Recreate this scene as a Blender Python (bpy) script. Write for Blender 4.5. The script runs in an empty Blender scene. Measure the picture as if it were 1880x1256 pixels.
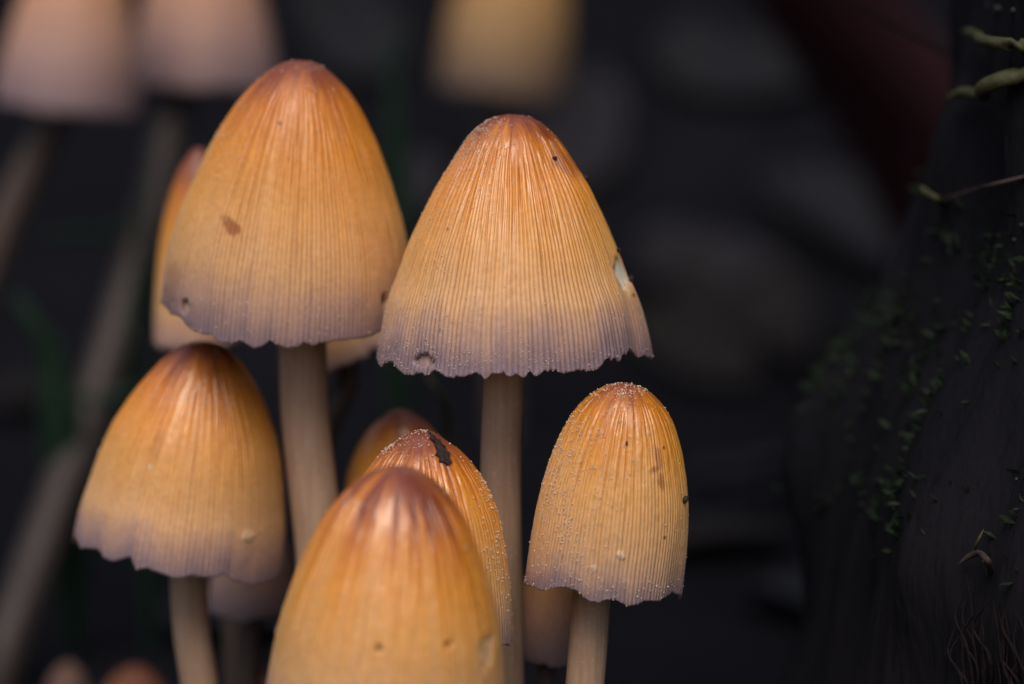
import bpy, math
import numpy as np
from mathutils import Vector

R_ = math.radians
sc = bpy.context.scene
col = sc.collection

# ------------------------------------------------------------------ camera, sky, sun, exposure
LENS, SENSOR = 100.0, 36.0
FOCUS = 0.267                       # metres, lens to focal plane
PITCH = R_(8.0)
CENTRE = np.array([0.0, 0.0, 0.075])  # where the optical axis meets the focal plane
FWD = np.array([0.0, math.cos(PITCH), -math.sin(PITCH)])
UP = np.array([0.0, math.sin(PITCH), math.cos(PITCH)])
RIGHT = np.array([1.0, 0.0, 0.0])
CAM = CENTRE - FWD * FOCUS
cd = bpy.data.cameras.new('camera')
cd.lens, cd.sensor_width, cd.sensor_fit = LENS, SENSOR, 'HORIZONTAL'
cd.clip_start, cd.clip_end = 0.005, 50
cd.dof.use_dof = True
cd.dof.focus_distance = FOCUS
cd.dof.aperture_fstop = 14
co = bpy.data.objects.new('camera', cd)
co.location = CAM
co.rotation_euler = (math.pi / 2 - PITCH, 0, 0)
col.objects.link(co)
sc.camera = co

SUN_EL, SUN_AZ = R_(56), R_(-175)     # azimuth from +Y (behind the mushrooms) clockwise; light comes from behind the lens
w = bpy.data.worlds.new('World'); sc.world = w; w.use_nodes = True
wn = w.node_tree
bg = wn.nodes['Background']
sky = wn.nodes.new('ShaderNodeTexSky')
sky.sky_type = 'NISHITA'; sky.sun_disc = False
sky.sun_elevation = SUN_EL; sky.sun_rotation = SUN_AZ
sky.air_density = 1.0; sky.dust_density = 4.0; sky.ozone_density = 1.0
wn.links.new(sky.outputs[0], bg.inputs[0])
bg.inputs[1].default_value = 0.11
sl = bpy.data.lights.new('sun', 'SUN')
sl.energy = 1.5; sl.angle = R_(44); sl.color = (1.0, 0.90, 0.80)
so = bpy.data.objects.new('sun', sl); col.objects.link(so)
sun_from = Vector((math.sin(SUN_AZ) * math.cos(SUN_EL), math.cos(SUN_AZ) * math.cos(SUN_EL), math.sin(SUN_EL)))
so.rotation_euler = sun_from.to_track_quat('Z', 'Y').to_euler()
so.location = sun_from * 2
vs = sc.view_settings
vs.view_transform = 'Standard'; vs.look = 'None'; vs.gamma = 1; vs.use_curve_mapping = False
vs.exposure = 0.17
sc.cycles.use_denoising = True

# ------------------------------------------------------------------ helpers
KPX = SENSOR / LENS / 1880.0


def at(px, py, depth):
    s = depth * KPX
    return CAM + RIGHT * (px - 940) * s + UP * (628 - py) * s + FWD * depth


def project(p):
    q = p - CAM
    d = q @ FWD
    return 940 + (q @ RIGHT) / (d * KPX), 628 - (q @ UP) / (d * KPX), d


def sstep(a, b, x):
    t = np.clip((x - a) / (b - a), 0, 1)
    return t * t * (3 - 2 * t)


def vn(u, v, nu, nv, seed):
    """value noise, periodic in u (0..1), free in v (0..1), range -1..1"""
    tab = np.random.default_rng(seed).uniform(-1, 1, (nu, nv + 3))
    x = (u % 1.0) * nu; y = np.clip(v, 0, 1) * nv
    i = np.floor(x).astype(int); j = np.floor(y).astype(int)
    fx = x - i; fy = y - j
    fx = fx * fx * (3 - 2 * fx); fy = fy * fy * (3 - 2 * fy)
    i0 = i % nu; i1 = (i + 1) % nu
    a = tab[i0, j] * (1 - fx) + tab[i1, j] * fx
    b = tab[i0, j + 1] * (1 - fx) + tab[i1, j + 1] * fx
    return a * (1 - fy) + b * fy


def mesh_np(name, V, quads=None, tris=None, attrs=None, smooth=True):
    V = np.asarray(V, dtype=np.float32).reshape(-1, 3)
    me = bpy.data.meshes.new(name)
    nq = 0 if quads is None else len(quads); nt = 0 if tris is None else len(tris)
    me.vertices.add(len(V)); me.vertices.foreach_set('co', V.ravel())
    loops = []
    if nq: loops.append(np.asarray(quads, dtype=np.int32).ravel())
    if nt: loops.append(np.asarray(tris, dtype=np.int32).ravel())
    L = np.concatenate(loops)
    me.loops.add(len(L)); me.loops.foreach_set('vertex_index', L)
    st = np.concatenate([np.arange(nq) * 4, nq * 4 + np.arange(nt) * 3]).astype(np.int32)
    me.polygons.add(nq + nt)
    me.polygons.foreach_set('loop_start', st)
    me.polygons.foreach_set('use_smooth', np.full(nq + nt, smooth))
    for k, a in (attrs or {}).items():
        at_ = me.attributes.new(k, 'FLOAT', 'POINT')
        at_.data.foreach_set('value', np.asarray(a, dtype=np.float32).ravel())
    me.update(calc_edges=True); me.validate()
    return me


def grid_quads(nr, nc, wrap=True, off=0, flip=False):
    i = np.arange(nr - 1)[:, None]; j = np.arange(nc if wrap else nc - 1)[None, :]
    j2 = (j + 1) % nc
    q = np.stack([i * nc + j, i * nc + j2, (i + 1) * nc + j2, (i + 1) * nc + j], -1).reshape(-1, 4) + off
    return q[:, ::-1] if flip else q


def link(name, me, mat, parent=None, loc=None):
    o = bpy.data.objects.new(name, me)
    if mat is not None and not me.materials: me.materials.append(mat)
    col.objects.link(o)
    if parent is not None: o.parent = parent
    if loc is not None: o.location = loc
    return o


def tag(o, label=None, cat=None, group=None, kind=None):
    if label: o['label'] = label
    if cat: o['category'] = cat
    if group: o['group'] = group
    if kind: o['kind'] = kind
    return o


def tube(path, radii, seg=24, noise=0.0, seed=0, cap_ends=True):
    """verts, quads, tris for a tube along path (n,3)"""
    path = np.asarray(path, float); n = len(path)
    tan = np.gradient(path, axis=0); tan /= np.linalg.norm(tan, axis=1)[:, None]
    ref = np.array([0.0, 1.0, 0.13]) if abs(tan[0] @ np.array([0, 1, 0])) < 0.9 else np.array([1.0, 0, 0])
    a = np.cross(tan, ref); a /= np.linalg.norm(a, axis=1)[:, None]
    b = np.cross(tan, a)
    th = np.arange(seg) / seg * 2 * math.pi
    rr = np.asarray(radii, float)[:, None] * np.ones((1, seg))
    if noise:
        uu = np.broadcast_to(np.arange(seg)[None, :] / seg, rr.shape); vv = np.broadcast_to(np.linspace(0, 1, n)[:, None], rr.shape)
        rr = rr * (1 + noise * (vn(uu, vv, 9, 5, seed) + 0.5 * vn(uu, vv, max(4, seg // 2), 4, seed + 1)))
    V = path[:, None, :] + rr[..., None] * (np.cos(th)[None, :, None] * a[:, None, :] + np.sin(th)[None, :, None] * b[:, None, :])
    V = V.reshape(-1, 3); Q = grid_quads(n, seg); T = []
    if cap_ends:
        V = np.vstack([V, path[0], path[-1]]); c0 = n * seg
        j = np.arange(seg); j2 = (j + 1) % seg
        T = np.vstack([np.stack([np.full(seg, c0), j2, j], 1), np.stack([np.full(seg, c0 + 1), (n - 1) * seg + j, (n - 1) * seg + j2], 1)])
    return V, Q, T


def spline(pts, n):
    pts = np.asarray(pts, float)
    d = np.r_[0, np.cumsum(np.linalg.norm(np.diff(pts, axis=0), axis=1))]
    x = np.linspace(0, d[-1], n); out = np.zeros((n, pts.shape[1]))
    m = np.gradient(pts, d, axis=0)
    i = np.clip(np.searchsorted(d, x, side='right') - 1, 0, len(d) - 2)
    h = (d[i + 1] - d[i]); t = (x - d[i]) / h
    t = t[:, None]; h = h[:, None]
    return ((2 * t**3 - 3 * t**2 + 1) * pts[i] + (t**3 - 2 * t**2 + t) * h * m[i] + (-2 * t**3 + 3 * t**2) * pts[i + 1] + (t**3 - t**2) * h * m[i + 1])


# ------------------------------------------------------------------ materials
class NT:
    def __init__(self, name):
        self.mat = bpy.data.materials.new(name); self.mat.use_nodes = True
        self.t = self.mat.node_tree; self.bsdf = self.t.nodes['Principled BSDF']
        self.coord = None

    def n(self, typ, **kw):
        nd = self.t.nodes.new('ShaderNode' + typ)
        for k, v in kw.items(): setattr(nd, k, v)
        return nd

    def l(self, a, b): self.t.links.new(a, b)

    def obj(self):
        if self.coord is None: self.coord = self.n('TexCoord').outputs['Object']
        return self.coord

    def noise(self, scale, detail=3, stretch=None, rough=0.55):
        nd = self.n('TexNoise'); nd.inputs['Scale'].default_value = scale
        nd.inputs['Detail'].default_value = detail; nd.inputs['Roughness'].default_value = rough
        c = self.obj()
        if stretch:
            m = self.n('Mapping'); m.inputs['Scale'].default_value = stretch; self.l(c, m.inputs[0]); c = m.outputs[0]
        self.l(c, nd.inputs['Vector']); return nd.outputs['Fac']

    def math(self, op, a, b=None, clamp=False):
        nd = self.n('Math', operation=op, use_clamp=clamp)
        for i, x in enumerate((a, b)):
            if x is None: continue
            if isinstance(x, (int, float)): nd.inputs[i].default_value = x
            else: self.l(x, nd.inputs[i])
        return nd.outputs[0]

    def ramp(self, fac, stops, mode='LINEAR'):
        nd = self.n('ValToRGB'); e = nd.color_ramp.elements; nd.color_ramp.interpolation = mode
        while len(e) < len(stops): e.new(0.5)
        for el, (p, c) in zip(e, stops):
            el.position = p; el.color = (*c, 1) if len(c) == 3 else c
        self.l(fac, nd.inputs[0]); return nd.outputs[0]

    def mix(self, fac, a, b, blend='MIX'):
        nd = self.n('Mix', data_type='RGBA', blend_type=blend)
        for i, x in ((0, fac), (6, a), (7, b)):
            if isinstance(x, (int, float)): nd.inputs[i].default_value = x
            elif isinstance(x, tuple): nd.inputs[i].default_value = (*x, 1)
            else: self.l(x, nd.inputs[i])
        return nd.outputs[2]

    def attr(self, name):
        return self.n('Attribute', attribute_name=name).outputs['Fac']

    def bump(self, h, strength, dist):
        nd = self.n('Bump'); nd.inputs['Strength'].default_value = strength; nd.inputs['Distance'].default_value = dist
        self.l(h, nd.inputs['Height']); self.l(nd.outputs[0], self.bsdf.inputs['Normal'])

    def set(self, **kw):
        for k, v in kw.items():
            s = self.bsdf.inputs[k.replace('_', ' ')]
            if isinstance(v, (int, float, tuple)): s.default_value = (*v, 1) if (isinstance(v, tuple) and len(v) == 3 and s.type == 'RGBA') else v
            else: self.l(v, s)
        return self.mat


WARM = [(0.0, (0.19, 0.052, 0.034)), (0.10, (0.27, 0.070, 0.030)), (0.21, (0.60, 0.195, 0.022)), (0.36, (0.76, 0.305, 0.040)),
        (0.55, (0.78, 0.385, 0.110)), (0.76, (0.76, 0.43, 0.20)), (0.88, (0.52, 0.32, 0.25)), (0.97, (0.27, 0.185, 0.21)), (1.0, (0.28, 0.205, 0.24))]


HONEY = [(0.0, (0.19, 0.052, 0.034)), (0.08, (0.30, 0.08, 0.03)), (0.20, (0.62, 0.22, 0.022)), (0.34, (0.76, 0.33, 0.05)),
         (0.52, (0.79, 0.42, 0.14)), (0.78, (0.76, 0.45, 0.23)), (0.91, (0.55, 0.35, 0.26)), (0.985, (0.30, 0.21, 0.225)), (1.0, (0.30, 0.22, 0.25))]


def cap_material(name, stops=WARM, shift=0.0, gloss=0.36, groove=0.75, streak=0.10, sss=0.35, coat=1.0, coat_r=0.17):
    m = NT(name)
    t = m.attr('t'); g = m.attr('groove'); st = m.attr('stain'); fl = m.attr('flesh'); sk = m.attr('streak')
    big = m.noise(130, 3); fine = m.noise(1700, 4)
    f = m.math('ADD', t, m.math('MULTIPLY', m.math('SUBTRACT', big, 0.5), 0.14))
    f = m.math('ADD', f, m.math('MULTIPLY', sk, m.math('MULTIPLY', streak, m.math('SUBTRACT', 1.15, t))))
    f = m.math('ADD', f, shift, clamp=True)
    c = m.ramp(f, stops)
    c = m.mix(1.0, c, m.ramp(fine, [(0.25, (0.80, 0.78, 0.74)), (0.75, (1.0, 1.0, 1.0))]), 'MULTIPLY')
    gc = m.mix(1.0, c, m.ramp(t, [(0.0, (0.75, 0.55, 0.35)), (0.45, (0.62, 0.40, 0.20)), (0.8, (0.42, 0.34, 0.30)), (1.0, (0.42, 0.40, 0.42))]), 'MULTIPLY')
    c = m.mix(m.math('MULTIPLY', g, groove, clamp=True), c, gc)
    c = m.mix(st, c, m.mix(1.0, c, (0.42, 0.24, 0.07), 'MULTIPLY')); c = m.mix(m.math('MULTIPLY', m.math('SUBTRACT', st, 0.78), 4.0, clamp=True), c, (0.03, 0.012, 0.006)); c = m.mix(fl, c, (0.62, 0.55, 0.44))
    m.bump(m.math('ADD', m.noise(900, 3), m.math('MULTIPLY', fine, 0.6)), 0.5, 0.00013)
    rg = m.ramp(t, [(0.0, (gloss + .06,) * 3), (0.3, (gloss,) * 3), (0.6, (gloss + .14,) * 3), (1.0, (0.62,) * 3)])
    wet = m.ramp(t, [(0.06, (0.15,) * 3), (0.18, (0.75,) * 3), (0.42, (0.7,) * 3), (0.62, (0.12,) * 3), (0.8, (0, 0, 0))])
    patch = m.ramp(m.math('ADD', m.math('MULTIPLY', sk, 0.55), m.math('MULTIPLY', m.noise(420, 3), 0.9)), [(0.36, (0.12,) * 3), (0.56, (1, 1, 1))])
    m.set(Coat_Weight=m.math('MULTIPLY', m.math('MULTIPLY', wet, patch), coat, clamp=True), Coat_Roughness=coat_r, Coat_IOR=1.5)
    bn = [n_ for n_ in m.t.nodes if n_.type == 'BUMP'][0]; m.l(bn.outputs[0], m.bsdf.inputs['Coat Normal'])
    return m.set(Base_Color=c, Roughness=rg, Subsurface_Weight=sss, Subsurface_Radius=(1.0, 0.45, 0.18), Subsurface_Scale=0.0011, Specular_IOR_Level=0.5)


def stem_material(name, a, b):
    m = NT(name)
    n1 = m.noise(260, 4, (9, 9, 0.5)); n2 = m.noise(2500, 3); n3 = m.noise(45, 2)
    c = m.ramp(n1, [(0.3, a), (0.7, b)])
    c = m.mix(1.0, c, m.ramp(n3, [(0.3, (0.78, 0.74, 0.70)), (0.7, (1, 1, 1))]), 'MULTIPLY')
    c = m.mix(m.ramp(n2, [(0.60, (0, 0, 0)), (0.72, (0.35,) * 3)]), c, tuple(0.10 * (b[2] > 0.1) + 1.25 * x for x in b))
    m.bump(m.math('ADD', n1, m.math('MULTIPLY', n2, 0.5)), 0.3, 0.00015)
    return m.set(Base_Color=c, Roughness=0.55, Subsurface_Weight=0.25, Subsurface_Radius=(1, .5, .25), Subsurface_Scale=0.001, Specular_IOR_Level=0.35)


def plain(name, stops, scale, rough=0.8, spec=0.3, bump=0.0, bscale=None, stretch=None, bdist=0.001):
    m = NT(name)
    c = m.ramp(m.noise(scale, 4, stretch), stops)
    if bump: m.bump(m.noise(bscale or scale * 3, 4, stretch), bump, bdist)
    return m.set(Base_Color=c, Roughness=rough, Specular_IOR_Level=spec)


M = {}
M['cap_b'] = cap_material('cap_tan_skin')
M['cap_a'] = cap_material('cap_orange_skin', shift=-0.03, gloss=0.42, coat=0.4)
M['cap_c'] = cap_material('cap_amber_skin', shift=-0.02, gloss=0.34, groove=0.6)
M['cap_d'] = cap_material('cap_glossy_skin', shift=-0.06, gloss=0.30, groove=0.4, streak=0.22, coat=1.2, coat_r=0.24)
M['cap_e'] = cap_material('cap_rust_skin', shift=-0.05, gloss=0.34)
M['cap_f'] = cap_material('cap_honey_skin', HONEY, shift=0.0, gloss=0.34, groove=0.58)
PALE = [(0.0, (0.30, 0.085, 0.03)), (0.15, (0.42, 0.16, 0.05)), (0.35, (0.58, 0.28, 0.12)), (0.6, (0.52, 0.29, 0.20)), (0.85, (0.33, 0.21, 0.20)), (1.0, (0.20, 0.14, 0.165))]
M['cap_pale'] = cap_material('cap_greying_skin', PALE, groove=0.3, gloss=0.5, coat=0.1)
M['cap_back'] = cap_material('cap_dull_orange_skin', shift=-0.05, groove=0.3, gloss=0.45)
M['cap_dim'] = cap_material('cap_dim_tan_skin', [(0.0, (0.2, 0.07, 0.03)), (0.4, (0.56, 0.31, 0.10)), (0.72, (0.40, 0.24, 0.11)), (1.0, (0.12, 0.085, 0.075))], groove=0.3, gloss=0.5, coat=0.1)
DARK = [(0.0, (0.10, 0.030, 0.014)), (0.4, (0.15, 0.045, 0.015)), (1.0, (0.22, 0.10, 0.05))]
M['cap_dusk'] = cap_material('cap_dusky_skin', [(0.0, (0.10, 0.05, 0.04)), (1.0, (0.17, 0.10, 0.07))], groove=0.2, gloss=0.75, coat=0.05)
M['cap_red'] = cap_material('cap_red_brown_skin', DARK, groove=0.3, gloss=0.75, coat=0.05)
M['stem'] = stem_material('stem_flesh', (0.42, 0.265, 0.18), (0.54, 0.37, 0.26))
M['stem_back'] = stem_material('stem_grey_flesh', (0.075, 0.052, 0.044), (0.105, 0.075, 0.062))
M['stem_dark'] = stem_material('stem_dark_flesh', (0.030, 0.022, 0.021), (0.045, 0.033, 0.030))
M['gill'] = plain('gill_flesh', [(0.3, (0.10, 0.07, 0.06)), (0.7, (0.16, 0.115, 0.095))], 600)
M['granule'] = plain('veil_granule', [(0.3, (0.52, 0.36, 0.24)), (0.7, (0.68, 0.55, 0.45))], 2000, 0.4, 0.5)
M['granule'].node_tree.nodes['Principled BSDF'].inputs['Subsurface Weight'].default_value = 0.0
M['dirt'] = plain('dark_dirt', [(0.3, (0.010, 0.006, 0.006)), (0.7, (0.035, 0.018, 0.016))], 1500, 0.6, 0.4, 0.5)
M['soil'] = plain('shade_tinted_wet_soil', [(0.25, (0.0040, 0.0044, 0.0064)), (0.55, (0.0058, 0.0060, 0.0084)), (0.8, (0.0078, 0.0076, 0.0100))], 30, 0.95, 0.05, 0.6, 120, None, 0.004)  # darker than real wet soil: deep shade is put into the colour
M['wood'] = plain('shade_tinted_rotten_wood', [(0.25, (0.0055, 0.0056, 0.0080)), (0.6, (0.0088, 0.0082, 0.0108)), (0.85, (0.015, 0.0112, 0.0125))], 60, 0.9, 0.06, 0.7, 300, (1, 1, 0.22), 0.002)  # colour set below real rotten wood, standing in for deep shade
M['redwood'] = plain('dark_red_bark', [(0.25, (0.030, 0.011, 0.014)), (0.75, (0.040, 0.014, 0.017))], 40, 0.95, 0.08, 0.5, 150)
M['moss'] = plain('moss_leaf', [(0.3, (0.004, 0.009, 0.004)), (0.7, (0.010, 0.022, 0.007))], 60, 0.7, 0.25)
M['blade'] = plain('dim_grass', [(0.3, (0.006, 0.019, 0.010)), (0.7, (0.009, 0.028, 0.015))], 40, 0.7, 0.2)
M['shoot'] = plain('yellow_green_shoot', [(0.3, (0.034, 0.034, 0.014)), (0.7, (0.062, 0.060, 0.025))], 300, 0.6, 0.3, 0.3)
M['twig'] = plain('twig_bark', [(0.3, (0.020, 0.013, 0.013)), (0.7, (0.045, 0.028, 0.026))], 400, 0.7, 0.3, 0.4)
M['fibre'] = plain('wet_wood_fibre', [(0.3, (0.006, 0.0045, 0.0055)), (0.7, (0.013, 0.008, 0.0085))], 300, 0.85, 0.1, 0.4)
M['grit'] = plain('pale_grit', [(0.3, (0.018, 0.018, 0.021)), (0.7, (0.04, 0.038, 0.042))], 300, 0.7, 0.3)


def leaf_mat(name, c):
    return plain(name, [(0.3, tuple(x * 0.7 for x in c)), (0.7, tuple(x * 1.3 for x in c))], 50, 0.75, 0.2, 0.3)


# ------------------------------------------------------------------ the setting: soil rising to a bank behind, its height added to block sky light
def ground_h(x, y):
    u = x / 4 + 0.5; v = np.clip(y / 4 + 0.4, 0, 1)
    h = 0.004 * vn(u, v, 60, 60, 1) + 0.002 * vn(u, v, 200, 200, 2)
    bank = sstep(0.42, 0.95, y + 0.03 * vn(u, v * 0, 20, 1, 3)) * (0.62 + 0.05 * vn(u, v, 12, 12, 4))
    return h + bank + bank * 0.05 * vn(u, v, 40, 40, 5)


def warp_axis(a, b, n, c, p=2.2):
    t = np.linspace(-1, 1, n); t = np.sign(t) * np.abs(t)**p
    return np.where(t < 0, c + t * (c - a), c + t * (b - c))


gx = warp_axis(-2.0, 2.0, 260, 0.0); gy = warp_axis(-1.5, 2.4, 260, 0.15)
GX, GY = np.meshgrid(gx, gy)
GV = np.stack([GX, GY, ground_h(GX, GY)], -1)
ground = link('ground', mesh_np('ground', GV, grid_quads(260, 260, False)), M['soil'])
tag(ground, kind='structure')


def on_ground(px, py):
    """where a pixel's ray meets the soil"""
    d = (at(px, py, 1.0) - CAM)
    k = np.linspace(0.3, 2.5, 1500); p = CAM + d * k[:, None]
    below = p[:, 2] < ground_h(p[:, 0], p[:, 1])
    return p[np.argmax(below)]


# ------------------------------------------------------------------ mushrooms
ICO = None


def ico():
    f = (1 + 5**0.5) / 2
    v = np.array([(-1, f, 0), (1, f, 0), (-1, -f, 0), (1, -f, 0), (0, -1, f), (0, 1, f), (0, -1, -f), (0, 1, -f), (f, 0, -1), (f, 0, 1), (-f, 0, -1), (-f, 0, 1)]) / math.sqrt(1 + f * f)
    t = np.array([(0, 11, 5), (0, 5, 1), (0, 1, 7), (0, 7, 10), (0, 10, 11), (1, 5, 9), (5, 11, 4), (11, 10, 2), (10, 7, 6), (7, 1, 8), (3, 9, 4), (3, 4, 2), (3, 2, 6), (3, 6, 8), (3, 8, 9), (4, 9, 5), (2, 4, 11), (6, 2, 10), (8, 6, 7), (9, 8, 1)])
    return v, t


IV, IT = ico()


def smooth1(a, k):
    ker = np.hanning(k + 2)[1:-1]; ker /= ker.sum()
    return np.convolve(np.pad(a, k // 2, mode='edge'), ker, 'valid')[:len(a)]


def make_profile(prof, nt):
    """prof: (px below apex, half width px) -> dense arrays h, r and normals along the arc, mirrored at the apex"""
    p = np.array([(0, 0)] + list(prof), float)
    # extra points so that the crown is round rather than pointed
    p = np.insert(p, 1, [p[1, 0] * 0.22, p[1, 1] * 0.52], axis=0)
    m = np.vstack([np.c_[p[::-1, 0], -p[::-1, 1]][:-1], p])
    q = spline(m, 1601)
    h = smooth1(q[:, 0], 61); r = smooth1(q[:, 1], 61)
    h[-30:] = q[-30:, 0]; r[-30:] = q[-30:, 1]
    h, r = h[800:], r[800:]; r = r - r[0]; h = h - h[0]
    i = np.linspace(0, 800, nt + 1)[1:]
    dh = np.gradient(h); dr = np.gradient(r); n = np.hypot(dh, dr)
    f = lambda a: np.interp(i, np.arange(801), a)
    return f(h), f(r), f(dr / n), f(dh / n)      # normal = (up: dr, out: dh)


ALL = {}


def mushroom(key, label, apex, rimc, depth, prof, mat, phi=8.0, N=0, seed=1, rim=None, amp=0.13, wr=0.12, marks=(), stem=None, stem_w=70,
             stem_mat='stem', base_off=(0, 0), granules=None, flare=None, teeth=3.0, rag=5.0, start=(0.10, 0.42), lobes=0.012, group=None, stem_lean=0.0):
    D = FOCUS + depth; s = D * KPX
    apex = np.array(apex, float); rimc = np.array(rimc, float)
    d2 = apex - rimc; Lp = np.linalg.norm(d2); d2 /= Lp
    ph = R_(phi); cph = math.cos(ph)
    a = cph * (d2[0] * RIGHT - d2[1] * UP) - math.sin(ph) * FWD
    e1 = RIGHT - a * (a @ RIGHT); e1 /= np.linalg.norm(e1); e2 = np.cross(a, e1)
    Pr = at(*rimc, D); ap = Pr + a * Lp * s / cph
    hi = N > 0
    nth = N * 6 if hi else 96; nt = 150 if hi else 44
    h, r, nup, nout = make_profile(prof, nt)
    scale_h = Lp / h[-1] * s / cph
    h = h * scale_h; r = r * s
    th = (np.arange(nth) + 0.5) / nth * 2 * math.pi - math.pi
    U = np.broadcast_to((th / (2 * math.pi) + 0.5)[None, :], (nt, nth)); t1 = np.linspace(0, 1, nt + 1)[1:]
    T = np.broadcast_to(t1[:, None], (nt, nth))
    S, Cc = np.sin(th), -np.cos(th)
    Rm = r[-1]
    disp = Rm * lobes * (vn(U, T, 6, 3, seed) + 0.8 * vn(U, T, 15, 2, seed + 1) * T**2) * sstep(0.03, 0.3, T)
    G = np.zeros((nt, nth)); SK = vn(U, T, 70 if hi else 20, 3, seed + 2) * 0.6 + vn(U, T, 24, 2, seed + 3) * 0.4
    if hi:
        rng = np.random.default_rng(seed + 10)

        def ribs(n, warp, width, fade_fn, sd):
            phs = n * U + warp * (vn(U, T, 18, 3, sd) + 0.45 * vn(U, T, 55, 7, sd + 1))
            k = np.round(phs).astype(int) % n; x = phs - np.round(phs)
            dep = np.random.default_rng(sd + 2).uniform(0.5, 1.0, n)[k]
            wd = width * np.random.default_rng(sd + 3).uniform(0.75, 1.3, n)[k]
            return np.exp(-(x / wd)**2) * dep * fade_fn(k, n, sd)

        def fade_low(k, n, sd):
            s0 = np.random.default_rng(sd + 4).uniform(start[0], start[1], n)[k]
            return sstep(s0, s0 + 0.2, T) * (0.8 + 0.2 * vn(U, T, 40, 10, sd + 5))

        def fade_up(k, n, sd):
            s0 = np.random.default_rng(sd + 4).uniform(0.10, 0.26, n)[k]; s1 = np.random.default_rng(sd + 5).uniform(0.35, 0.75, n)[k]
            return sstep(s0, s0 + 0.08, T) * (1 - sstep(s1 - 0.15, s1 + 0.1, T))
        g1 = ribs(N, 0.32, 0.20, fade_low, seed + 20)
        g2 = ribs(int(N * 0.5), 0.45, 0.20, fade_up, seed + 40)
        crown = sstep(0.06, 0.2, T)
        disp -= 1e-3 * amp * g1 + 1e-3 * wr * g2 * crown
        # shallow puckering of the wet upper skin
        pk = vn(U, T, int(N * 0.55), 16, seed + 60) * 0.6 + vn(U, T, N, 30, seed + 61) * 0.4
        disp += 1e-3 * 0.05 * pk * sstep(0.08, 0.2, T) * (1 - 0.55 * sstep(0.45, 0.8, T))
        G = np.clip(g1 + 0.55 * g2, 0, 1)
    # ragged margin
    z_extra = rag * s * vn(U[-1], U[-1] * 0, 23, 1, seed + 5) + teeth * s * vn(U[-1], U[-1] * 0, max(N, 60), 1, seed + 6)
    if hi: z_extra += teeth * 0.8 * s * vn(U[-1], U[-1] * 0, N * 2, 1, seed + 7)
    if rim is not None:
        rp = np.array(rim, float)
        base = Pr[None, :] + Rm * (S[:, None] * e1 + Cc[:, None] * e2)
        bx, by, _ = project(base)
        front = np.cos(th) > 0.0
        tgt = np.interp(bx, rp[:, 0], rp[:, 1]); dl = np.clip((tgt - by), -70, 70) * s
        wgt = sstep(0.0, 0.25, np.cos(th))
        edge_l = np.interp(bx, rp[:, 0], rp[:, 1])
        z_extra = np.where(front, dl * np.maximum(wgt, 0.35), 0) * 1.0 + z_extra * np.where(front, 0.6, 1.0)
    # out-of-round flare of the margin, given in (theta deg, width deg, fraction of radius)
    fl = np.zeros(nth)
    for (c0, wdt, f0) in (flare or ()):
        dth = (np.degrees(th) - c0 + 180) % 360 - 180
        fl += f0 * np.exp(-(dth / wdt)**2)
    rad = r[:, None] * (1 + fl[None, :] * sstep(0.5, 1.0, T)) + disp * nout[:, None]
    hh = -h[:, None] - z_extra[None, :] * sstep(0.5, 1.0, T)**1.6 + disp * nup[:, None]

    def world(rad, hh):
        return ap + rad[..., None] * (S[None, :, None] * e1 + Cc[None, :, None] * e2) + hh[..., None] * a
    V = world(rad, hh)
    ST = np.zeros((nt, nth)); FL = np.zeros((nt, nth))
    NRM = nout[:, None, None] * (S[None, :, None] * e1 + Cc[None, :, None] * e2) + nup[:, None, None] * a
    vd = CAM - V; vd /= np.linalg.norm(vd, axis=-1)[..., None]
    dotv = (vd * NRM).sum(-1); facing = dotv > -0.02
    if marks:
        PX, PY, _ = project(V)
        jit = vn(U, T, 90, 40, seed + 80) * 0.25 + vn(U, T, 200, 80, seed + 81) * 0.15
        for mk in marks:
            x, y, rx, ry, kind, amt = mk[:6]; ang = R_(mk[6]) if len(mk) > 6 else 0; dp = mk[7] if len(mk) > 7 else 0
            dx, dy = PX - x, PY - y
            qx, qy = dx * math.cos(ang) + dy * math.sin(ang), -dx * math.sin(ang) + dy * math.cos(ang)
            q = np.hypot(qx / rx, qy / ry) + jit
            wt = (1 - sstep(0.55, 1.15, q)) * sstep(-0.05, 0.10, dotv)
            if kind == 'stain': ST = np.maximum(ST, wt * amt)
            elif kind == 'flesh': FL = np.maximum(FL, wt * amt)
            if dp: V = V - NRM * (1e-3 * dp * wt)[..., None]
    # inner side of the flesh: lip, then up to a blunt inner crown
    rows = [nt - 1, int(nt * 0.93), int(nt * 0.8), int(nt * 0.55), int(nt * 0.3)]
    th_in = [0.00012, 0.0004, 0.0006, 0.0008, 0.001]
    inner = []
    for q, k in zip(rows, th_in):
        rr = np.maximum(smooth1(np.r_[rad[q][-6:], rad[q], rad[q][:6]], 7)[6:-6] - k - 0.00012, 0.0002); inner.append(world(rr[None, :], hh[q][None, :])[0])
    inner = np.array(inner)
    apex_v = ap - a * (h[0] * 0.25); in_top = ap - a * h[int(nt * 0.22)]
    VV = np.vstack([V.reshape(-1, 3), inner.reshape(-1, 3), apex_v, in_top])
    no, ni = nt * nth, len(rows) * nth
    Q = np.vstack([grid_quads(nt, nth, flip=True), grid_quads(len(rows), nth, off=no, flip=True)])
    j = np.arange(nth); j2 = (j + 1) % nth
    lip = np.stack([(nt - 1) * nth + j, no + j, no + j2, (nt - 1) * nth + j2], 1)
    Q = np.vstack([Q, lip])
    TR = np.vstack([np.stack([np.full(nth, no + ni), j, j2], 1), np.stack([no + (len(rows) - 1) * nth + j, np.full(nth, no + ni + 1), no + (len(rows) - 1) * nth + j2], 1)])
    pad = lambda arr, v: np.r_[arr.ravel(), np.full(ni + 2, v)]
    ti = pad(T, 0.9); ti[-2] = 0
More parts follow.
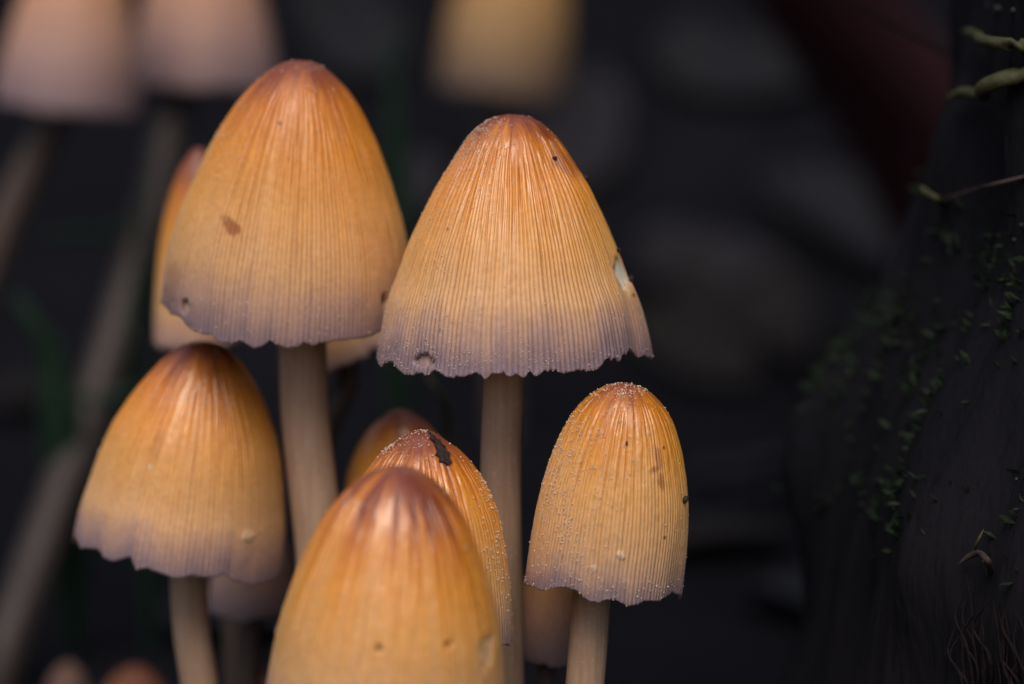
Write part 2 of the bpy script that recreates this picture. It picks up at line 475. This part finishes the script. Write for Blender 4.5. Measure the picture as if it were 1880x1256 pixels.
    # stem path: hidden top inside the cap, then the visible pixels, then down to the soil
    pts = [ap - a * h[int(nt * 0.35)] * 1.0]
    drop = math.tan(PITCH)
    vis = stem or [(rimc[0], rimc[1] + 40), (rimc[0], rimc[1] + 260)]
    for (x, y) in vis:
        dd = D + (y - rimc[1]) * (s * drop + stem_lean)
        pts.append(at(x, y, dd))
    last = pts[-1]; prev = pts[-2]
    b = np.array([last[0] + (last[0] - prev[0]) * 0.3 + base_off[0], last[1] + base_off[1], 0.0]); b[2] = ground_h(b[0], b[1]) - 0.003
    pts.append((last + b) / 2 + np.array([0, 0, 0.0]) + (last - prev) * 0.03); pts.append(b)
    path = spline(pts, 60)
    root = bpy.data.objects.new('mushroom', None); root.empty_display_size = 0.005
    root.location = (b[0], b[1], b[2] + 0.003); col.objects.link(root)
    tag(root, label, 'mushroom', group)
    org = np.array(root.location)
    cap = link('cap', mesh_np('cap', VV - org, Q, TR, dict(t=ti, groove=pad(G, 0.5), stain=pad(ST, 0), flesh=pad(FL, 0), streak=pad(SK, 0))), M[mat], root)
    rw = stem_w * s / 2
    rad_s = rw * (1 + 0.10 * np.linspace(0, 1, 60)**2)
    sv, sq, stt = tube(path, rad_s, 40 if hi else 20, 0.022, seed + 9)
    link('stem', mesh_np('stem', sv - org, sq, stt), M[stem_mat], root)
    # gills: one folded sheet inside the cap
    if hi:
        ng = 72; nr = 12
        tg = np.arange(ng * 2) / (ng * 2) * 2 * math.pi; idx = np.linspace(int(nt * 0.33), int(nt * 0.93), nr).astype(int)
        ro = r[idx] - 0.0013
        dep_g = np.linspace(0.25, 0.75, nr)
        fold = np.where(np.arange(ng * 2) % 2 == 0, 0.0, 1.0)
        RG = ro[:, None] - fold[None, :] * np.maximum((ro - rw * 1.25)[:, None], 0) * dep_g[:, None]
        RG = np.maximum(RG, rw * 0.9)
        GVv = ap + RG[..., None] * (np.sin(tg)[None, :, None] * e1 - np.cos(tg)[None, :, None] * e2) - h[idx][:, None, None] * a
        link('gills', mesh_np('gills', GVv.reshape(-1, 3) - org, grid_quads(nr, ng * 2), None, None, False), M['gill'], root)
    PXf, PYf, _ = project(V)
    ALL[key] = dict(root=root, V=V, N=NRM, px=PXf, py=PYf, facing=facing, s=s, T=T)
    if granules:
        n, smin, smax, spots = granules
        rng = np.random.default_rng(seed + 99)
        wgt = np.full((nt, nth), 0.45) * r[:, None] / Rm
        for (x, y, rx, ry, k) in spots:
            wgt += k * np.exp(-((PXf - x) / rx)**2 - ((PYf - y) / ry)**2) * facing * r[:, None] / Rm
        wgt *= (0.5 + 0.5 * sstep(-0.3, 0.5, vn(U, T, 30, 20, seed + 98)))
        pr = wgt.ravel() / wgt.sum()
        idx = rng.choice(nt * nth, n, replace=False, p=pr)
        cen = V.reshape(-1, 3)[idx]; nn = NRM.reshape(-1, 3)[idx]
        sz = (smin + (smax - smin) * rng.random(n)**2.5)[:, None, None] * 1e-3
        sh = IV[None] * sz * rng.uniform(0.7, 1.3, (n, 12, 1))
        gv = cen[:, None, :] + nn[:, None, :] * sz * 0.35 + sh
        gt = (IT[None] + (np.arange(n) * 12)[:, None, None]).reshape(-1, 3)
        g = link('veil_granules', mesh_np('veil_granules', gv.reshape(-1, 3) - org, None, gt), M['granule'], root)
        tag(g, kind='stuff')
    return root


P_A = [(28, 65), (78, 110), (128, 140), (178, 164), (228, 184), (278, 203), (328, 216), (378, 223), (455, 228)]
P_B = [(35, 76), (85, 112), (135, 143), (185, 168), (235, 190), (285, 208), (335, 226), (385, 237), (440, 246)]
P_C = [(32, 67), (72, 100), (122, 131), (172, 154), (222, 168), (272, 178), (322, 188), (395, 195)]
P_D = [(27, 70), (47, 92), (97, 131), (147, 155), (197, 175), (247, 191), (297, 203), (347, 210), (403, 216), (480, 220)]
P_E = [(20, 45), (40, 73), (60, 90), (110, 122), (160, 142), (210, 153), (260, 160), (310, 165), (375, 168)]
P_F = [(17, 52), (47, 82), (97, 107), (147, 123), (197, 134), (247, 140), (297, 143), (347, 144.5), (387, 144.5)]


def scaled(p, k, kh=None): return [(h * (kh or k), r * k) for h, r in p]


RIM_B = [(693, 665), (700, 669), (722, 660), (729, 673), (740, 686), (760, 687), (785, 684), (800, 683), (815, 690), (840, 693), (852, 692), (870, 684), (880, 690), (890, 692),
         (905, 686), (925, 683), (930, 690), (955, 692), (970, 690), (985, 692), (1000, 684), (1020, 682), (1050, 682), (1085, 681), (1105, 671), (1113, 661), (1140, 663), (1150, 652), (1160, 640), (1172, 650), (1187, 656)]
RIM_A = [(298, 555), (310, 577), (330, 586), (345, 602), (375, 612), (390, 616), (400, 630), (425, 634), (440, 628), (465, 641), (480, 639), (495, 627), (510, 636), (525, 643), (545, 641),
         (560, 631), (575, 637), (588, 630), (600, 628), (640, 622), (680, 615), (700, 608), (750, 590)]
RIM_C = [(137, 985), (145, 1006), (175, 1010), (185, 1026), (205, 1031), (235, 1021), (248, 1046), (270, 1042), (300, 1055), (330, 1061), (345, 1055), (380, 1058), (410, 1054), (430, 1069), (460, 1076), (480, 1070), (510, 1062), (522, 1045)]
RIM_F = [(963, 1075), (975, 1078), (990, 1084), (1010, 1080), (1030, 1077), (1050, 1085), (1065, 1096), (1080, 1106), (1095, 1108), (1110, 1102), (1130, 1105), (1150, 1114), (1170, 1109), (1185, 1102), (1210, 1102), (1225, 1095), (1235, 1088), (1252, 1093)]
GRP = 'ink cap mushrooms of the tuft'

mushroom('B', 'sharp tan ribbed mushroom cap with a torn pale hole in its side', (940, 215), (941, 655), 0.011, P_B, 'cap_b', 8, 158, 11, RIM_B,
         stem=[(925, 690), (920, 850), (922, 1050), (925, 1256)], stem_w=75, group=GRP, amp=0.14, wr=0.18, teeth=6.0,
         flare=[(84, 14, 0.035), (66, 7, -0.03)],
         marks=[(1144, 500, 14, 34, 'flesh', 1, -16, 0.35), (776, 661, 18, 10, 'stain', 0.75, 0, 0.9), (1040, 300, 34, 20, 'stain', 0.55, 35),
                (1000, 240, 24, 16, 'stain', 0.45, 30), (822, 421, 3, 4, 'stain', 1), (807, 606, 3, 4, 'stain', 1), (1163, 542, 4, 4, 'stain', 1)],
         granules=(3000, 0.03, 0.085, [(850, 290, 40, 60, 14), (800, 400, 40, 90, 5), (760, 600, 80, 80, 3), (940, 670, 250, 30, 4), (880, 240, 40, 30, 14)]))
mushroom('A', 'tallest orange ribbed mushroom with brown blotch on its wide cap', (562, 122), (524, 576), 0.024, P_A, 'cap_a', 13, 150, 23, RIM_A,
         stem=[(556, 650), (560, 760), (575, 900), (582, 960)], stem_w=88, group=GRP, amp=0.12, wr=0.09, teeth=2, base_off=(0.0, 0.0),
         marks=[(425, 417, 28, 13, 'stain', 0.78, 45), (338, 562, 9, 14, 'stain', 0.9, 0, 0.5), (514, 227, 4, 4, 'stain', 1), (315, 530, 14, 60, 'stain', 0.3, 8), (706, 552, 6, 14, 'stain', 0.9, 0, .4), (660, 410, 30, 25, 'stain', 0.12)],
         granules=(1000, 0.035, 0.10, [(560, 126, 30, 8, 10), (420, 240, 40, 60, 3), (600, 580, 150, 50, 2)]))
mushroom('C', 'amber mushroom with shaded dark crown tucked below the orange cap with a brown blotch', (388, 628), (331, 1020), 0.029, P_C, 'cap_c', 11, 120, 37, RIM_C,
         stem=[(346, 1065), (352, 1160), (366, 1256)], stem_w=68, group=GRP, amp=0.13, wr=0.12, teeth=2, flare=[(-80, 25, 0.02)],
         marks=[(290, 815, 9, 26, 'stain', 0.3, 10), (275, 857, 6, 6, 'flesh', 0.5), (455, 985, 12, 12, 'flesh', 0.25, 0, -0.15)],
         granules=(350, 0.04, 0.12, [(400, 740, 70, 40, 3)]))
mushroom('D', 'glossy golden mushroom cap with wet streaks in front of the rust brown cap', (737, 853), (704, 1335), -0.018, P_D, 'cap_d', 10, 112, 41, None,
         group=GRP, amp=0.06, wr=0.17, stem=[(700, 1420), (705, 1700)], stem_w=80, start=(0.3, 0.6),
         marks=[(695, 1191, 7, 7, 'stain', 0.8, 0, 0.5), (825, 1184, 8, 7, 'stain', 0.65, 0, 0.3), (876, 1110, 5, 7, 'stain', 0.5), (895, 1195, 14, 30, 'flesh', 0.3, 10, 0.2), (893, 1195, 5, 8, 'stain', 0.5), (700, 1150, 5, 4, 'flesh', 0.4, 0, -0.1)],
         granules=(220, 0.04, 0.12, [(660, 930, 30, 12, 8), (895, 1200, 10, 30, 10)]))
mushroom('E', 'rust brown mushroom cap carrying a dark bark fragment near its crown', (778, 789), (772, 1165), 0.003, P_E, 'cap_e', 8, 108, 53, [(600, 1165), (860, 1192), (900, 1178), (918, 1187), (936, 1186), (940, 1160)],
         group=GRP, amp=0.13, wr=0.15, stem=[(780, 1240), (790, 1500)], stem_w=70,
         granules=(1100, 0.035, 0.11, [(720, 815, 50, 18, 10), (780, 792, 14, 6, 10), (920, 950, 30, 120, 3), (895, 880, 18, 40, 10)]))
mushroom('F', 'small honey mushroom dusted with white granules and marked by brown streak', (1148, 704), (1108, 1086), 0.004, P_F, 'cap_f', 10, 116, 67, RIM_F,
         stem=[(1084, 1115), (1080, 1180), (1074, 1256)], stem_w=70, group=GRP, amp=0.13, wr=0.13, teeth=2, flare=[(60, 14, -0.03)],
         marks=[(1208, 840, 7, 26, 'stain', 0.6, -12), (1203, 862, 12, 7, 'stain', 0.75, -30), (1214, 884, 6, 20, 'stain', 0.75, -8), (1151, 814, 4, 5, 'stain', 1), (1219, 823, 3, 4, 'stain', 1), (1220, 987, 3, 3, 'stain', 1), (1140, 1020, 8, 8, 'flesh', 0.5, 0, -0.12), (1090, 1045, 6, 8, 'flesh', 0.4, 0, -0.1)],
         granules=(2300, 0.03, 0.10, [(1040, 830, 50, 80, 14), (1140, 720, 40, 14, 18), (1050, 950, 60, 100, 5), (1110, 1080, 140, 30, 4), (1150, 830, 40, 60, 5)]))
# blurred members of the tuft behind
mushroom('G', 'small grey brown cap half hidden behind the honey mushroom stem', (1008, 1010), (1002, 1206), 0.020, scaled(P_F, 0.40, 0.52), 'cap_pale', 10, 0, 71, stem_w=36, stem_mat='stem_back', group=GRP)
mushroom('I', 'blurred brown cap peeping up behind the rust brown cap', (735, 750), (738, 1010), 0.034, scaled(P_E, 0.68), 'cap_back', 9, 0, 73, stem_w=60, stem_mat='stem_back', group=GRP)
mushroom('H', 'blurred orange cap half hidden behind the tallest orange cap, above the amber mushroom', (372, 275), (360, 632), 0.060, scaled(P_E, 0.47, 0.95), 'cap_back', 9, 0, 79, stem=[(380, 680), (420, 900), (440, 1200)], stem_w=60, stem_mat='stem_back', group=GRP)
mushroom('H2', 'blurred orange cap showing below the rim of the tallest orange cap', (556, 515), (640, 664), 0.048, scaled(P_E, 0.53, 0.45), 'cap_back', 4, 0, 83, stem=[(640, 690), (600, 800), (592, 1200)], stem_w=40, stem_mat='stem_back', group=GRP)
mushroom('J', 'blurred pinkish grey cap below the rim of the amber mushroom', (470, 930), (462, 1118), 0.055, scaled(P_C, 0.42, 0.5), 'cap_pale', 9, 0, 89, stem_w=40, stem_mat='stem_back', group=GRP)
mushroom('K1', 'blurred red brown young cap beside the dusky young cap', (250, 1222), (245, 1320), 0.11, scaled(P_C, 0.36, 0.25), 'cap_red', 9, 0, 97, stem_w=36, stem_mat='stem_back', group=GRP)
mushroom('K2', 'blurred red brown young cap between the amber stem and glossy golden cap', (465, 1222), (463, 1320), 0.08, scaled(P_C, 0.28, 0.25), 'cap_red', 9, 0, 101, stem_w=36, stem_mat='stem_back', group=GRP)
mushroom('K3', 'blurred dusky young cap beside the long curved stem', (128, 1214), (122, 1320), 0.13, scaled(P_E, 0.26), 'cap_dusk', 9, 0, 103, stem_w=30, stem_mat='stem_back', group=GRP)
# the farther group at the top of the picture
GRP2 = 'far blurred mushrooms'
mushroom('T1', 'far blurred grey rimmed cap leaning beside its twin', (160, -178), (122, 202), 0.19, scaled(P_B, 0.55, 0.86), 'cap_pale', 6, 0, 107, stem=[(92, 230), (45, 330), (-10, 460), (-60, 620)], stem_w=62, stem_mat='stem_back', group=GRP2)
mushroom('T2', 'far blurred mauve cap on a long curved grey stem', (376, -210), (376, 160), 0.215, scaled(P_B, 0.55, 0.84), 'cap_pale', 7, 0, 109, stem=[(312, 230), (275, 400), (215, 600), (150, 800), (70, 1020), (0, 1230)], stem_w=70, stem_lean=-6.2e-5, stem_mat='stem_dark', group=GRP2)
mushroom('T3', 'far blurred yellowish cap above the torn tan mushroom', (960, -190), (920, 170), 0.38, scaled(P_E, 0.70, 0.95), 'cap_dim', 7, 0, 113, stem=[(905, 240), (920, 420), (922, 700), (925, 1000)], stem_w=40, stem_mat='stem_back', group=GRP2)


# ------------------------------------------------------------------ crumbs and fragments lying on the caps
def surf(key, px, py):
    c = ALL[key]; q = (c['px'] - px)**2 + (c['py'] - py)**2 + np.where(c['facing'], 0, 1e6)
    i = np.unravel_index(np.argmin(q), q.shape); return c['V'][i], c['N'][i]


def crumb(key, px, py, size, label, seed, el=(1, 1, 0.8), name='dirt_crumb', cat='dirt', rot=0.0):
    p, n = surf(key, px, py); rng = np.random.default_rng(seed)
    s = ALL[key]['s'] * size
    v = IV * rng.uniform(0.65, 1.35, (12, 1)) * np.array(el) * s
    c, q = math.cos(rot), math.sin(rot)
    v = v @ np.array([[c, 0, q], [0, 1, 0], [-q, 0, c]])
    o = link(name, mesh_np(name, v, None, IT, None, False), M['dirt'], None, p + n * s * 0.3)
    return tag(o, label, cat)


crumb('B', 1133, 460, 8, 'dark crumb above the pale hole in the torn tan cap', 1, (1, .6, .6), rot=.5)
crumb('B', 1162, 510, 8, 'dark crumb on the outer side of the pale hole', 2, (.7, .6, 1.2))
crumb('B', 1080, 323, 7, 'small crumb midway between crown and pale hole of the torn tan cap', 3)
crumb('B', 1018, 290, 5, 'dark speck just beside the crown of the torn tan cap', 4)
crumb('F', 1256, 918, 8, 'dark crumb stuck on the side of the honey mushroom cap', 5, (.8, .7, 1.2))
# flat ragged piece of bark on the rust brown cap
pts = [(784, 793), (790, 801), (788, 806), (796, 812), (799, 822), (802, 829), (799, 836), (806, 842), (806, 849), (815, 851), (821, 856), (829, 850), (824, 843), (825, 837), (818, 831), (815, 822), (809, 818), (806, 808), (800, 809), (797, 803), (793, 801)]
top = []; bot = []
for x, y in pts:
    p, n = surf('E', x, y); top.append(p + n * 0.00025); bot.append(p - n * 0.0002)
c0 = np.mean(top, 0); cb = np.mean(bot, 0) ; k = len(pts)
VV = np.vstack([top, bot, c0 + surf('E', 805, 828)[1] * 0.0003, cb]) - c0
j = np.arange(k); j2 = (j + 1) % k
o = link('bark_fragment', mesh_np('bark_fragment', VV, np.stack([j, j2, k + j2, k + j], 1), np.vstack([np.stack([np.full(k, 2 * k), j2, j], 1), np.stack([np.full(k, 2 * k + 1), k + j, k + j2], 1)]), None, False), M['dirt'], None, c0)
tag(o, 'ragged dark bark fragment stuck on the rust brown cap', 'bark')


# ------------------------------------------------------------------ rotten stump at the right with moss
SC = np.array([0.165, 0.050, 0.0])


def stump_r(phi, z):
    u = phi / (2 * math.pi); v = np.clip(z / 0.4, 0, 1)
    flare = 0.045 * np.exp(-z / 0.032) * (1.0 + 0.5 * vn(u, v * 0, 9, 1, 201))
    lump = 0.0075 * np.exp(-((z - 0.056) / 0.016)**2) * np.exp(-((phi - 3.2) / 0.5)**2) + 0.006 * vn(u, v, 14, 6, 202) + 0.0035 * vn(u, v, 60, 14, 203) + 0.0016 * vn(u, v, 220, 30, 204)
    return 0.1165 + flare + lump


def stump_p(phi, z):
    r = stump_r(phi, z); return np.stack([SC[0] + r * np.cos(phi), SC[1] + r * np.sin(phi), z], -1)


nph, nz = 480, 140
ph = np.arange(nph) / nph * 2 * math.pi; zz = np.linspace(-0.006, 0.36, nz)
PHI, Z = np.meshgrid(ph, zz)
SV = stump_p(PHI, np.maximum(Z, 0.0)); SV[..., 2] = Z + (Z > 0.35) * 0.02 * vn(PHI / 6.2832, Z, 60, 1, 205)
topc = np.array([[SC[0], SC[1], 0.33]])
VV = np.vstack([SV.reshape(-1, 3), topc]); j = np.arange(nph); j2 = (j + 1) % nph
stump = bpy.data.objects.new('tree_stump', None); stump.location = SC; col.objects.link(stump); stump.empty_display_size = .02
tag(stump, 'dark rotten mossy tree stump beside the mushrooms', 'stump')
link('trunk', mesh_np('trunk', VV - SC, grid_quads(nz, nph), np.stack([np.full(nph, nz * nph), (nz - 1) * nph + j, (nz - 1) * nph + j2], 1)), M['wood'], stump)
rng = np.random.default_rng(301)
n0 = 200000
mp, mz = rng.uniform(0, 2 * math.pi, n0), rng.uniform(0.0, 0.3, n0)
p = stump_p(mp, mz); px, py, _ = project(p)
dens = 0.55 * sstep(0.15, 0.5, vn(mp / 6.2832, mz / 0.3, 26, 9, 302)) * (1 - 0.95 * sstep(0.075, 0.088, mz) * (1 - sstep(0.14, 0.2, mz)))
for (x, y, rx, ry) in ((1640, 600, 120, 60), (1560, 720, 100, 50), (1800, 420, 60, 60), (1850, 560, 60, 80), (1620, 900, 90, 70), (1700, 700, 80, 60)):
    dens += 1.0 * np.exp(-((px - x) / rx)**2 - ((py - y) / ry)**2)
dens *= 0.35 + 0.65 * sstep(-0.1, 0.3, vn(mp / 6.2832, mz / 0.3, 120, 60, 303))
keep = rng.random(n0) < np.minimum(dens, 1)
p = p[keep]; mp_ = mp[keep]; n = len(p)
out = np.stack([np.cos(mp_), np.sin(mp_), np.full(n, 0.7)], -1)
dirn = out + rng.normal(0, 0.55, (n, 3)); dirn /= np.linalg.norm(dirn, axis=1)[:, None]
side = np.cross(dirn, rng.normal(0, 1, (n, 3))); side /= np.linalg.norm(side, axis=1)[:, None]
ln = rng.uniform(0.0006, 0.0019, n)[:, None]; wd = ln * 0.2
mid = p + dirn * ln * 0.45
third = np.cross(dirn, side)
MV = np.stack([p - dirn * 0.0003, mid + side * wd, mid - side * wd, p + dirn * ln, mid + third * wd * 0.5], 1)
F = np.array([(0, 1, 4), (0, 4, 2), (1, 3, 4), (4, 3, 2), (0, 2, 1), (1, 2, 3)])
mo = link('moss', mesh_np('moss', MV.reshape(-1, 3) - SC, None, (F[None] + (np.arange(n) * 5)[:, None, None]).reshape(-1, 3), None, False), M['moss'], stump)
tag(mo, kind='stuff')


def on_stump(px, py, lift=0.0):
    d = at(px, py, 1.0) - CAM
    k = np.linspace(0.2, 0.6, 2400); q = CAM + d * k[:, None]
    dx, dy = q[:, 0] - SC[0], q[:, 1] - SC[1]
    ins = np.hypot(dx, dy) - lift - stump_r(np.arctan2(dy, dx) % (2 * math.pi), np.maximum(q[:, 2], 0))
    return q[np.argmax(ins < 0)] if (ins < 0).any() else q[np.argmin(ins)]


def strand(name, label, cat, pix, w0, w1, mat, lift=0.001, seed=0, group=None, root_in=True):
    q = [on_stump(x, y, lift if 0 < i < len(pix) - 1 else (lift if not root_in else (lift if i == 0 else 0.0))) for i, (x, y) in enumerate(pix)]
    q = np.array(q)
    path = spline(q, 28); s = (np.linalg.norm(q[0] - CAM)) * KPX
    rad = np.linspace(w0, w1, 28) / 2 * s * np.sqrt(np.clip(np.linspace(0.1, 6, 28), 0, 1))
    v, qd, t = tube(path, rad, 12, 0.12, seed)
    o = link(name, mesh_np(name, v - path[0], qd, t), mat, None, path[0])
    return tag(o, label, cat, group)


strand('curled_shoot', 'yellow green curled shoot highest on the stump', 'shoot', [(1768, 56), (1795, 64), (1825, 78), (1860, 82), (1895, 84)], 14, 22, M['shoot'], 0.002, 1)
strand('curled_shoot', 'wavy olive shoot with thick tip below the highest curled shoot', 'shoot', [(1738, 182), (1770, 168), (1800, 174), (1822, 152), (1850, 142), (1895, 138)], 16, 30, M['shoot'], 0.002, 2)
strand('twig', 'thin reddish twig running up to the stump from a pale bud', 'twig', [(1735, 364), (1770, 354), (1800, 345), (1840, 335), (1890, 322)], 6, 8, M['twig'], 0.002, 3)
strand('bud', 'tiny yellowish bud at the end of the thin reddish twig', 'bud', [(1690, 342), (1702, 354), (1716, 362), (1735, 372)], 10, 14, M['shoot'], 0.003, 4)
strand('twig', 'bluish twig slanting across the top of the stump', 'twig', [(1560, -10), (1620, 35), (1680, 66), (1750, 104)], 10, 7, M['fibre'], 0.002, 5)
strand('hooked_stick', 'small hooked brown stick low on the stump', 'stick', [(1760, 1036), (1775, 1024), (1795, 1015), (1812, 1028), (1820, 1050)], 10, 14, M['twig'], 0.002, 6)
strand('thorn', 'thin pale thorn rising from the hooked stick', 'thorn', [(1806, 972), (1797, 990), (1788, 1012)], 4, 7, M['shoot'], 0.002, 7)
frng = np.random.default_rng(77)
for i in range(22):
    x0 = 1748 + i * 6.5 + frng.uniform(-12, 12); y0 = 1050 + abs(i - 5) * 4 + frng.uniform(0, 130); bend = frng.uniform(-26, 22)
    strand('wood_fibre', 'dark splintered wood fibre peeling from the base of the stump', 'wood', [(x0 + frng.uniform(0, 14), y0), (x0 + bend, y0 + 55), (x0 + bend * .2 + 12, y0 + 100), (x0 + 22 + frng.uniform(-15, 15), 1290)], 3, frng.uniform(4, 12), M['fibre'], 0.0012, 20 + i, 'splintered wood fibres on the stump')
grits = [(1470, 752, 13), (1634, 636, 10), (1722, 552, 8), (1668, 640, 7), (1742, 462, 7), (1876, 413, 7), (1580, 12, 8), (1835, 16, 16), (1862, 18, 10), (1815, 8, 9), (1862, 440, 7), (1868, 880, 9), (1520, 700, 8)]
for i, (x, y, w_) in enumerate(grits):
    p = on_stump(x, y)
    if np.hypot(p[0] - SC[0], p[1] - SC[1]) > stump_r(np.arctan2(p[1] - SC[1], p[0] - SC[0]) % (2 * math.pi), p[2]) + 0.0008: continue
    s = np.linalg.norm(p - CAM) * KPX * w_ / 1.6
    v = IV * np.random.default_rng(400 + i).uniform(0.7, 1.3, (12, 1)) * np.array([1, 1, .8]) * s
    o = link('grit', mesh_np('grit', v, None, IT, None, False), M['grit'], None, p); tag(o, 'pale grit crumb lodged in moss on the stump', 'grit', 'grit crumbs on the stump')


# ------------------------------------------------------------------ behind: leaning branch, dead leaves, grass
def branch(name, label, cat, a, b, ra, rb, mat, seed):
    a = np.array(a); b = np.array(b)
    m = (a + b) / 2 + np.array([0.006, 0, 0.004])
    path = spline([a, m, b], 40); v, q, t = tube(path, np.linspace(ra, rb, 40), 28, 0.09, seed)
    o = link(name, mesh_np(name, v - path[0], q, t), mat, None, path[0]); return tag(o, label, cat)


g0 = on_ground(1780, 700); g1 = at(1460, -120, 0.62)
branch('fallen_branch', 'blurred dark red branch leaning behind the stump', 'branch', g0 + np.array([0.01, 0.0, -0.01]), g1, 0.016, 0.014, M['redwood'], 501)


def leaf_mesh(L, W, seed):
    rng = np.random.default_rng(seed); nu, nv = 14, 7
    u = np.linspace(0, 1, nu)[:, None]; v = np.linspace(-1, 1, nv)[None, :]
    wid = W * np.sin(math.pi * u**0.8)**0.8 * (1 + 0.12 * np.sin(9 * u))
    x = (u - 0.5) * L + 0 * v; y = v * wid / 2
    z = np.abs(v) * wid * 0.18 + 0.15 * L * (u - 0.5)**2 + 0.03 * L * np.sin(5 * u + 3 * v + rng.uniform(0, 6))
    top = np.stack([x, y, z], -1).reshape(-1, 3); bot = top - np.array([0, 0, 0.0003])
    q = grid_quads(nu, nv, False); n = nu * nv
    i = np.arange(nu - 1); jj = np.arange(nv - 1)
    e = [np.stack([i * nv, (i + 1) * nv, (i + 1) * nv + n, i * nv + n], 1), np.stack([i * nv + nv - 1, i * nv + nv - 1 + n, (i + 1) * nv + nv - 1 + n, (i + 1) * nv + nv - 1], 1)]
    return mesh_np('dead_leaf', np.vstack([top, bot]), np.vstack([q, q[:, ::-1] + n] + e))


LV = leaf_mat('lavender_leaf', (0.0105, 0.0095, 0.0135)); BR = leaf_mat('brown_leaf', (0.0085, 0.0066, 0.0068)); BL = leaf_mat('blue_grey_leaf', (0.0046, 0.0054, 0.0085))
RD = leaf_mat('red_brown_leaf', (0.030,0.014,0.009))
leaves = [(1075, 255, .055, LV, 'dim lavender grey dead leaf on the bank behind the torn tan cap'), (1290, 500, .05, LV, 'dim mauve dead leaf on the bank beside the torn tan cap'),
          (1370, 580, .07, BR, 'broad dim brown dead leaf on the bank between torn tan cap and mossy stump'), (1290, 660, .06, BR, 'second dim brown dead leaf lying below the broad one on the bank'),
          (770, 360, .03, LV, 'pale blurred dead leaf in the gap between the two tall caps'), (1340, 140, .06, BL, 'dim blue grey dead leaf high on the bank'),
          (1540, 420, .07, BL, 'dim blue grey dead leaf behind the leaning red branch'), (1370, 890, .03, LV, 'small lavender dead leaf on the soil between honey mushroom and stump root'),
          (1480, 940, .04, BL, 'dim blue grey dead leaf on the soil before the stump root'), (1320, 1030, .04, BR, 'dim brown dead leaf on the soil between honey mushroom stem and stump'),
          (1700, 1250, .02, RD, 'red brown dead leaf on the soil at the foot of the stump'), (1500, 1150, .04, BL, 'low dim blue grey dead leaf on the soil before the stump'),
          (90, 760, .05, BR, 'dim brown dead leaf on the soil behind the long curved stem'), (440, 1180, .04, BL, 'dim blue grey dead leaf under the amber mushroom'), (640, 60, .06, BL, 'dim blue grey dead leaf high between the far caps')]
rng = np.random.default_rng(600)
for i, (x, y, L, m, lab) in enumerate(leaves):
    p = on_ground(x, y); e = 0.004
    nrm = Vector((-(ground_h(p[0] + e, p[1]) - ground_h(p[0] - e, p[1])) / (2 * e), -(ground_h(p[0], p[1] + e) - ground_h(p[0], p[1] - e)) / (2 * e), 1)).normalized()
    o = link('dead_leaf', leaf_mesh(L * 0.8, L * 0.45, 610 + i), m, None, p + np.array(nrm) * 0.003)
    o.rotation_mode = 'QUATERNION'
    o.rotation_quaternion = nrm.to_track_quat('Z', 'Y') @ Vector((0, 0, 1)).rotation_difference(Vector((0, 0, 1)))
    o.rotation_quaternion = o.rotation_quaternion @ __import__('mathutils').Quaternion((0, 0, 1), rng.uniform(0, 6.28))
    tag(o, lab, 'leaf')


def blade(label, pix, depth, w0, mat, seed, name='grass_blade', cat='grass', down=True):
    pts = [at(x, y, FOCUS + depth * 1.15 + 0.0008 * k * k) for k, (x, y) in enumerate(pix)]
    if down:
        last = pts[-1]; g = np.array([last[0], last[1] + 0.01, 0.0]); g[2] = ground_h(g[0], g[1]) - 0.003; pts.append((last + g) / 2); pts.append(g)
    path = spline(pts, 40); s = (FOCUS + depth) * KPX
    prof = np.sin(np.linspace(0.12, 3.0, 40)) + 0.05; rad = w0 * s / 2 * prof
    v, q, t = tube(path, rad, 10, 0.05, seed)
    o = link(name, mesh_np(name, v - path[-1], q, t), mat, None, path[-1]); return tag(o, label, cat)


blade('blurred upright green blade behind the tallest orange cap', [(275, 330), (268, 380), (262, 450), (250, 560)], 0.16, 34, M['blade'], 1)
blade('blurred green blade lying sideways under the far grey rimmed cap', [(60, 440), (130, 425), (200, 430), (262, 400), (250, 620)], 0.17, 40, M['blade'], 2)
blade('broad dark green blade at the foot of the long curved stem', [(30, 540), (60, 590), (90, 640), (110, 760)], 0.15, 90, M['blade'], 3)
blade('blue green blurred blade beside the amber mushroom crown', [(120, 720), (180, 735), (240, 720), (262, 740), (258, 860)], 0.14, 44, M['blade'], 4)
blade('dark green blurred blade between the tall caps high behind', [(720, 60), (722, 150), (728, 260), (730, 420)], 0.20, 60, M['blade'], 5)
blade('pale yellowish sprout below the rim of the torn tan cap', [(785, 690), (800, 712), (815, 735), (820, 770)], 0.05, 30, M['shoot'], 6, 'sprout', 'sprout')
